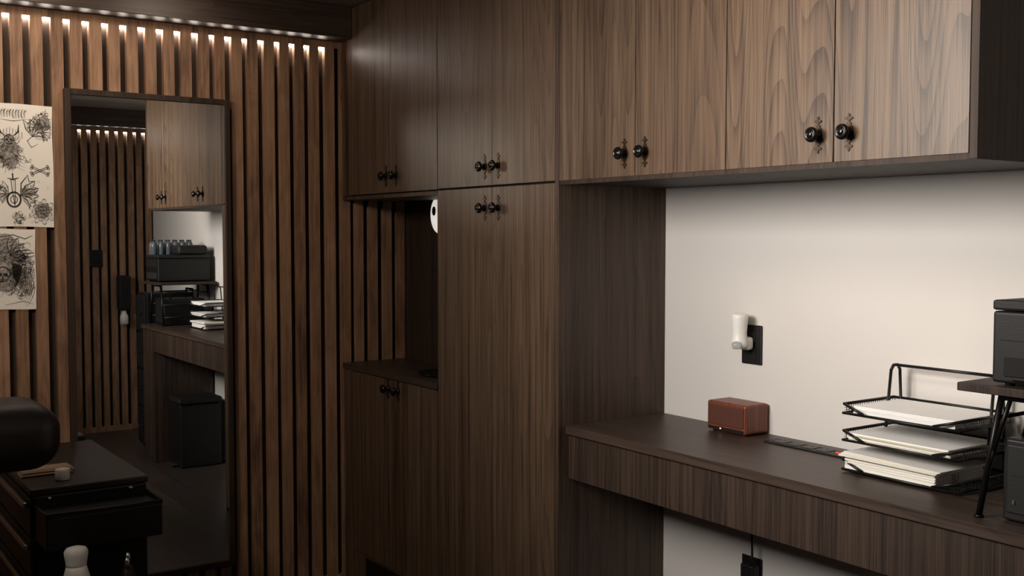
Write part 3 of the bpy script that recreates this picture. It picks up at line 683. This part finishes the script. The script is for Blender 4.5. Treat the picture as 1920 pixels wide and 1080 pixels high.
# ---------------------------------------------------------------- tool chest
cx0, cx1, cy0, cy1, cz = 0.075, 0.78, -1.392, -1.055, 0.75
t = root('tool_chest', ((cx0 + cx1) / 2, (cy0 + cy1) / 2, 0), 'black metal rolling tool chest with drawers and side bin', 'tool chest')
TB = ((cx0 + cx1) / 2, (cy0 + cy1) / 2, 0)
mk('body', G().box(cx0, cx1, cy0 + 0.012, cy1, 0.07, cz - 0.022, 0.006, 2), M_CHEST, base=TB, parent=t)
mk('top_lid', G().box(cx0 - 0.004, cx1 + 0.004, cy0 - 0.002, cy1 + 0.004, cz - 0.021, cz, 0.005, 3), plain('chest_lid_paint', (0.020, 0.014, 0.011), 0.42, spec=0.4), base=TB, parent=t)
for i in range(5):
    z1 = cz - 0.030 - i * 0.125
    dr = mk('drawer', G().box(cx0 + 0.01, cx1 - 0.012, cy0, cy0 + 0.013, z1 - 0.115, z1, 0.003, 2), M_CHEST, base=(TB[0], cy0, z1 - 0.115), parent=t)
    mk('handle', G().box(cx0 + 0.08, cx1 - 0.04, cy0 - 0.014, cy0, z1 - 0.034, z1 - 0.016, 0.004, 2), M_CHROME, base=(TB[0], cy0, z1 - 0.03), parent=dr)
bx0, bx1 = cx1 + 0.001, 0.940
zb = 0.706
g = G().box(bx0, bx1, cy0 + 0.01, cy1, 0.600, zb - 0.012, 0.003, 2).box(bx1 - 0.004, bx1, cy0 + 0.01, cy1, zb - 0.012, zb)
g.box(bx0, bx1, cy0 + 0.01, cy0 + 0.014, zb - 0.012, zb).box(bx0, bx1, cy1 - 0.004, cy1, zb - 0.012, zb)
g.mi = 1
g.tube([(bx0, cy0 + 0.01, zb), (bx1, cy0 + 0.01, zb), (bx1, cy1, zb), (bx0, cy1, zb)], 0.0022, 8)
mk('side_bin', g, [M_CHEST, M_EDGE], base=TB, parent=t)
mk('side_shelf', G().box(bx0, 1.12, cy0 + 0.01, cy1, 0.370, 0.380, 0.002, 1).box(bx0, 1.12, cy1 - 0.006, cy1, 0.380, 0.41).box(1.114, 1.12, cy0 + 0.01, cy1, 0.38, 0.41).tube([(bx0, cy1 - 0.01, 0.20), (1.10, cy1 - 0.01, 0.37)], 0.006).tube([(bx0, cy0 + 0.03, 0.20), (1.10, cy0 + 0.03, 0.37)], 0.006), M_CHEST, base=TB, parent=t)
for yy in (cy0 + 0.05, cy1 - 0.05):
    mk('screw_knob', G().lathe([(0.0, 0.0), (0.007, 0.0), (0.007, 0.005), (0.005, 0.008), (0, 0.008)], (cx1 + 0.001, yy, 0.718), 'x', 18), M_CHROME, base=(cx1, yy, 0.72), parent=t)
for xx in (cx0 + 0.05, cx1 - 0.05):
    for yy in (cy0 + 0.05, cy1 - 0.05):
        mk('caster', G().lathe([(0, -0.012), (0.026, -0.012), (0.030, -0.008), (0.030, 0.008), (0.026, 0.012), (0, 0.012)], (xx, yy, 0.0305), 'x', 20).box(xx - 0.016, xx + 0.016, yy - 0.012, yy + 0.012, 0.05, 0.072), M_BLACKPL, base=(xx, yy, 0), parent=t)
z = cz + 0.0005
g = G()
random.seed(21)
for i in range(5):
    x0 = 0.545 + random.uniform(-.008, .008); g.box(x0, x0 + 0.06, -1.385, -1.235 + random.uniform(-.01, .01), z + i * 0.0042, z + 0.0038 + i * 0.0042)
mk('wooden_stick_pile', g, M_STICK, base=(0.57, -1.31, z), label='small pile of pale wooden strips on the tool chest', cat='wooden sticks')
g = G().lathe([(0.012, 0.0), (0.0205, 0.0), (0.0215, 0.001), (0.0215, 0.031), (0.0205, 0.032), (0.012, 0.032), (0.012, 0.0)], (0.690, -1.283, z), 'z', 32)
mk('tape_roll', g, M_TAPE, base=(0.690, -1.283, z), label='small roll of white tape standing on the tool chest', cat='tape')
sbx, sby, sbz = 1.04, -1.325, 0.381
s = root('spray_bottle', (sbx, sby, sbz), 'white plastic spray bottle standing on the chest side shelf', 'bottle')
mk('bottle_body', G().lathe([(0, 0), (0.038, 0), (0.041, 0.005), (0.041, 0.11), (0.040, 0.140), (0.036, 0.165), (0.030, 0.185), (0.027, 0.198), (0, 0.198)], (sbx, sby, sbz), 'z', 30), M_WHITEPL, base=(sbx, sby, sbz), parent=s)
mk('spray_head', G().lathe([(0, 0.198), (0.025, 0.198), (0.0255, 0.206), (0.027, 0.218), (0.029, 0.230), (0.029, 0.240), (0.024, 0.248), (0.012, 0.252), (0, 0.253)], (sbx, sby, sbz), 'z', 24, 1.1), M_WHITEPL, base=(sbx, sby, sbz + .19), parent=s)
for (ax, ay, lab) in ((1.05, -1.190, 'small black ink bottle with silver cap on the side shelf'), (1.00, -1.175, 'small black ink bottle with silver cap on the side shelf')):
    s = root('ink_bottle', (ax, ay, sbz), lab, 'bottle', 'ink bottles on the side shelf')
    mk('bottle_body', G().lathe([(0, 0), (0.02, 0), (0.021, 0.003), (0.021, 0.14), (0.014, 0.16), (0.009, 0.17), (0, 0.17)], (ax, ay, sbz), 'z', 20), M_BLACKPL, base=(ax, ay, sbz), parent=s)
    mk('bottle_cap', G().lathe([(0, 0.1705), (0.008, 0.1705), (0.007, 0.19), (0.004, 0.200), (0, 0.201)], (ax, ay, sbz), 'z', 18), M_CHROME, base=(ax, ay, sbz + .17), parent=s)

# ---------------------------------------------------------------- leather chair end
lx, lz = 1.02, 0.970
ch = root('tattoo_chair', (lx, -1.95, 0), 'black leather padded tattoo chair with thick rounded cushion', 'chair')
g = G()
yend = -1.372
g.box(lx - 0.15, lx + 0.15, -2.6, yend, lz - 0.095, lz + 0.092, 0.078, 8)
for v in g.bm.verts:
    tt = max(0.0, (v.co.y + 1.62) / 0.25)
    if v.co.z > lz: v.co.z = lz + (v.co.z - lz) * (1 - 0.16 * tt)
mk('cushion', g, M_LEATHER, base=(lx, -1.95, lz), parent=ch, smooth=True)
mk('column', G().lathe([(0.045, 0.0), (0.045, 0.80), (0.10, 0.83), (0.10, 0.845)], (lx, -2.05, 0.035), 'z', 24), M_BLACKMET, base=(lx, -2.05, 0), parent=ch)
mk('chair_base', G().lathe([(0, 0), (0.26, 0), (0.27, 0.008), (0.25, 0.025), (0.06, 0.04), (0, 0.04)], (lx, -2.05, 0.0005), 'z', 40), M_BLACKMET, base=(lx, -2.05, 0), parent=ch)

# ---------------------------------------------------------------- lights
def area(name, loc, target, sx_, sy_, power, col, spread=180):
    l = bpy.data.lights.new(name, 'AREA'); l.shape = 'RECTANGLE'; l.size = sx_; l.size_y = sy_; l.energy = power; l.color = col
    l.spread = math.radians(spread)
    o = bpy.data.objects.new(name, l); COL.objects.link(o); o.location = loc
    o.rotation_euler = (Vector(target) - Vector(loc)).to_track_quat('-Z', 'Y').to_euler()
    return o
def spot(name, loc, target, power, col, ang, blend=1.0, r=0.05):
    l = bpy.data.lights.new(name, 'SPOT'); l.energy = power; l.color = col; l.spot_size = math.radians(ang); l.spot_blend = blend; l.shadow_soft_size = r
    o = bpy.data.objects.new(name, l); COL.objects.link(o); o.location = loc
    o.rotation_euler = (Vector(target) - Vector(loc)).to_track_quat('-Z', 'Y').to_euler()
    return o
area('main_area_light', (2.10, -1.90, 1.95), (2.42, 0.3, 1.42), 0.9, 0.7, 16.0, (1.0, 0.94, 0.87), 92)  # soft main light aimed at the desk wall, hung below the ceiling
spot('door_fill_spot', (2.62, -1.05, 2.34), (2.62, 0.0, 2.08), 44, (1.0, 0.86, 0.70), 84, 1.0, 0.18)  # unseen spot added to brighten the upper right doors
area('slat_wall_fill', (1.9, -2.6, 2.30), (0.0, -1.0, 1.75), 0.5, 0.5, 8.5, (1.0, 0.86, 0.71), 95)  # unseen warm fill added to brighten the slats and art sheets
for yy, pw in ((-1.30, 10), (-0.75, 6)):
    spot('slat_fill_spot', (0.50, yy, 2.40), (0.0, yy, 2.0), pw, (1.0, 0.84, 0.68), 120, 1.0, 0.06)  # unseen spots added to brighten the slat faces near the top
w = bpy.data.worlds.new('World'); scene.world = w; w.use_nodes = True
w.node_tree.nodes['Background'].inputs[0].default_value = (0.5, 0.42, 0.35, 1)
w.node_tree.nodes['Background'].inputs[1].default_value = 0.1

# ---------------------------------------------------------------- camera
yaw = math.atan(1390 / 2000); pt = math.atan(100 / 2000)
cam = bpy.data.cameras.new('Camera'); cam.lens = 37.5; cam.sensor_width = 36; cam.clip_start = 0.02
co = bpy.data.objects.new('Camera', cam); COL.objects.link(co); co.location = (4.138, -2.0, 1.5)
dv = Vector((-math.cos(yaw) * math.cos(pt), math.sin(yaw) * math.cos(pt), -math.sin(pt)))
co.rotation_euler = dv.to_track_quat('-Z', 'Y').to_euler()
scene.camera = co
scene.view_settings.view_transform = 'Standard'
scene.view_settings.look = 'None'
scene.view_settings.exposure = 0
finish()
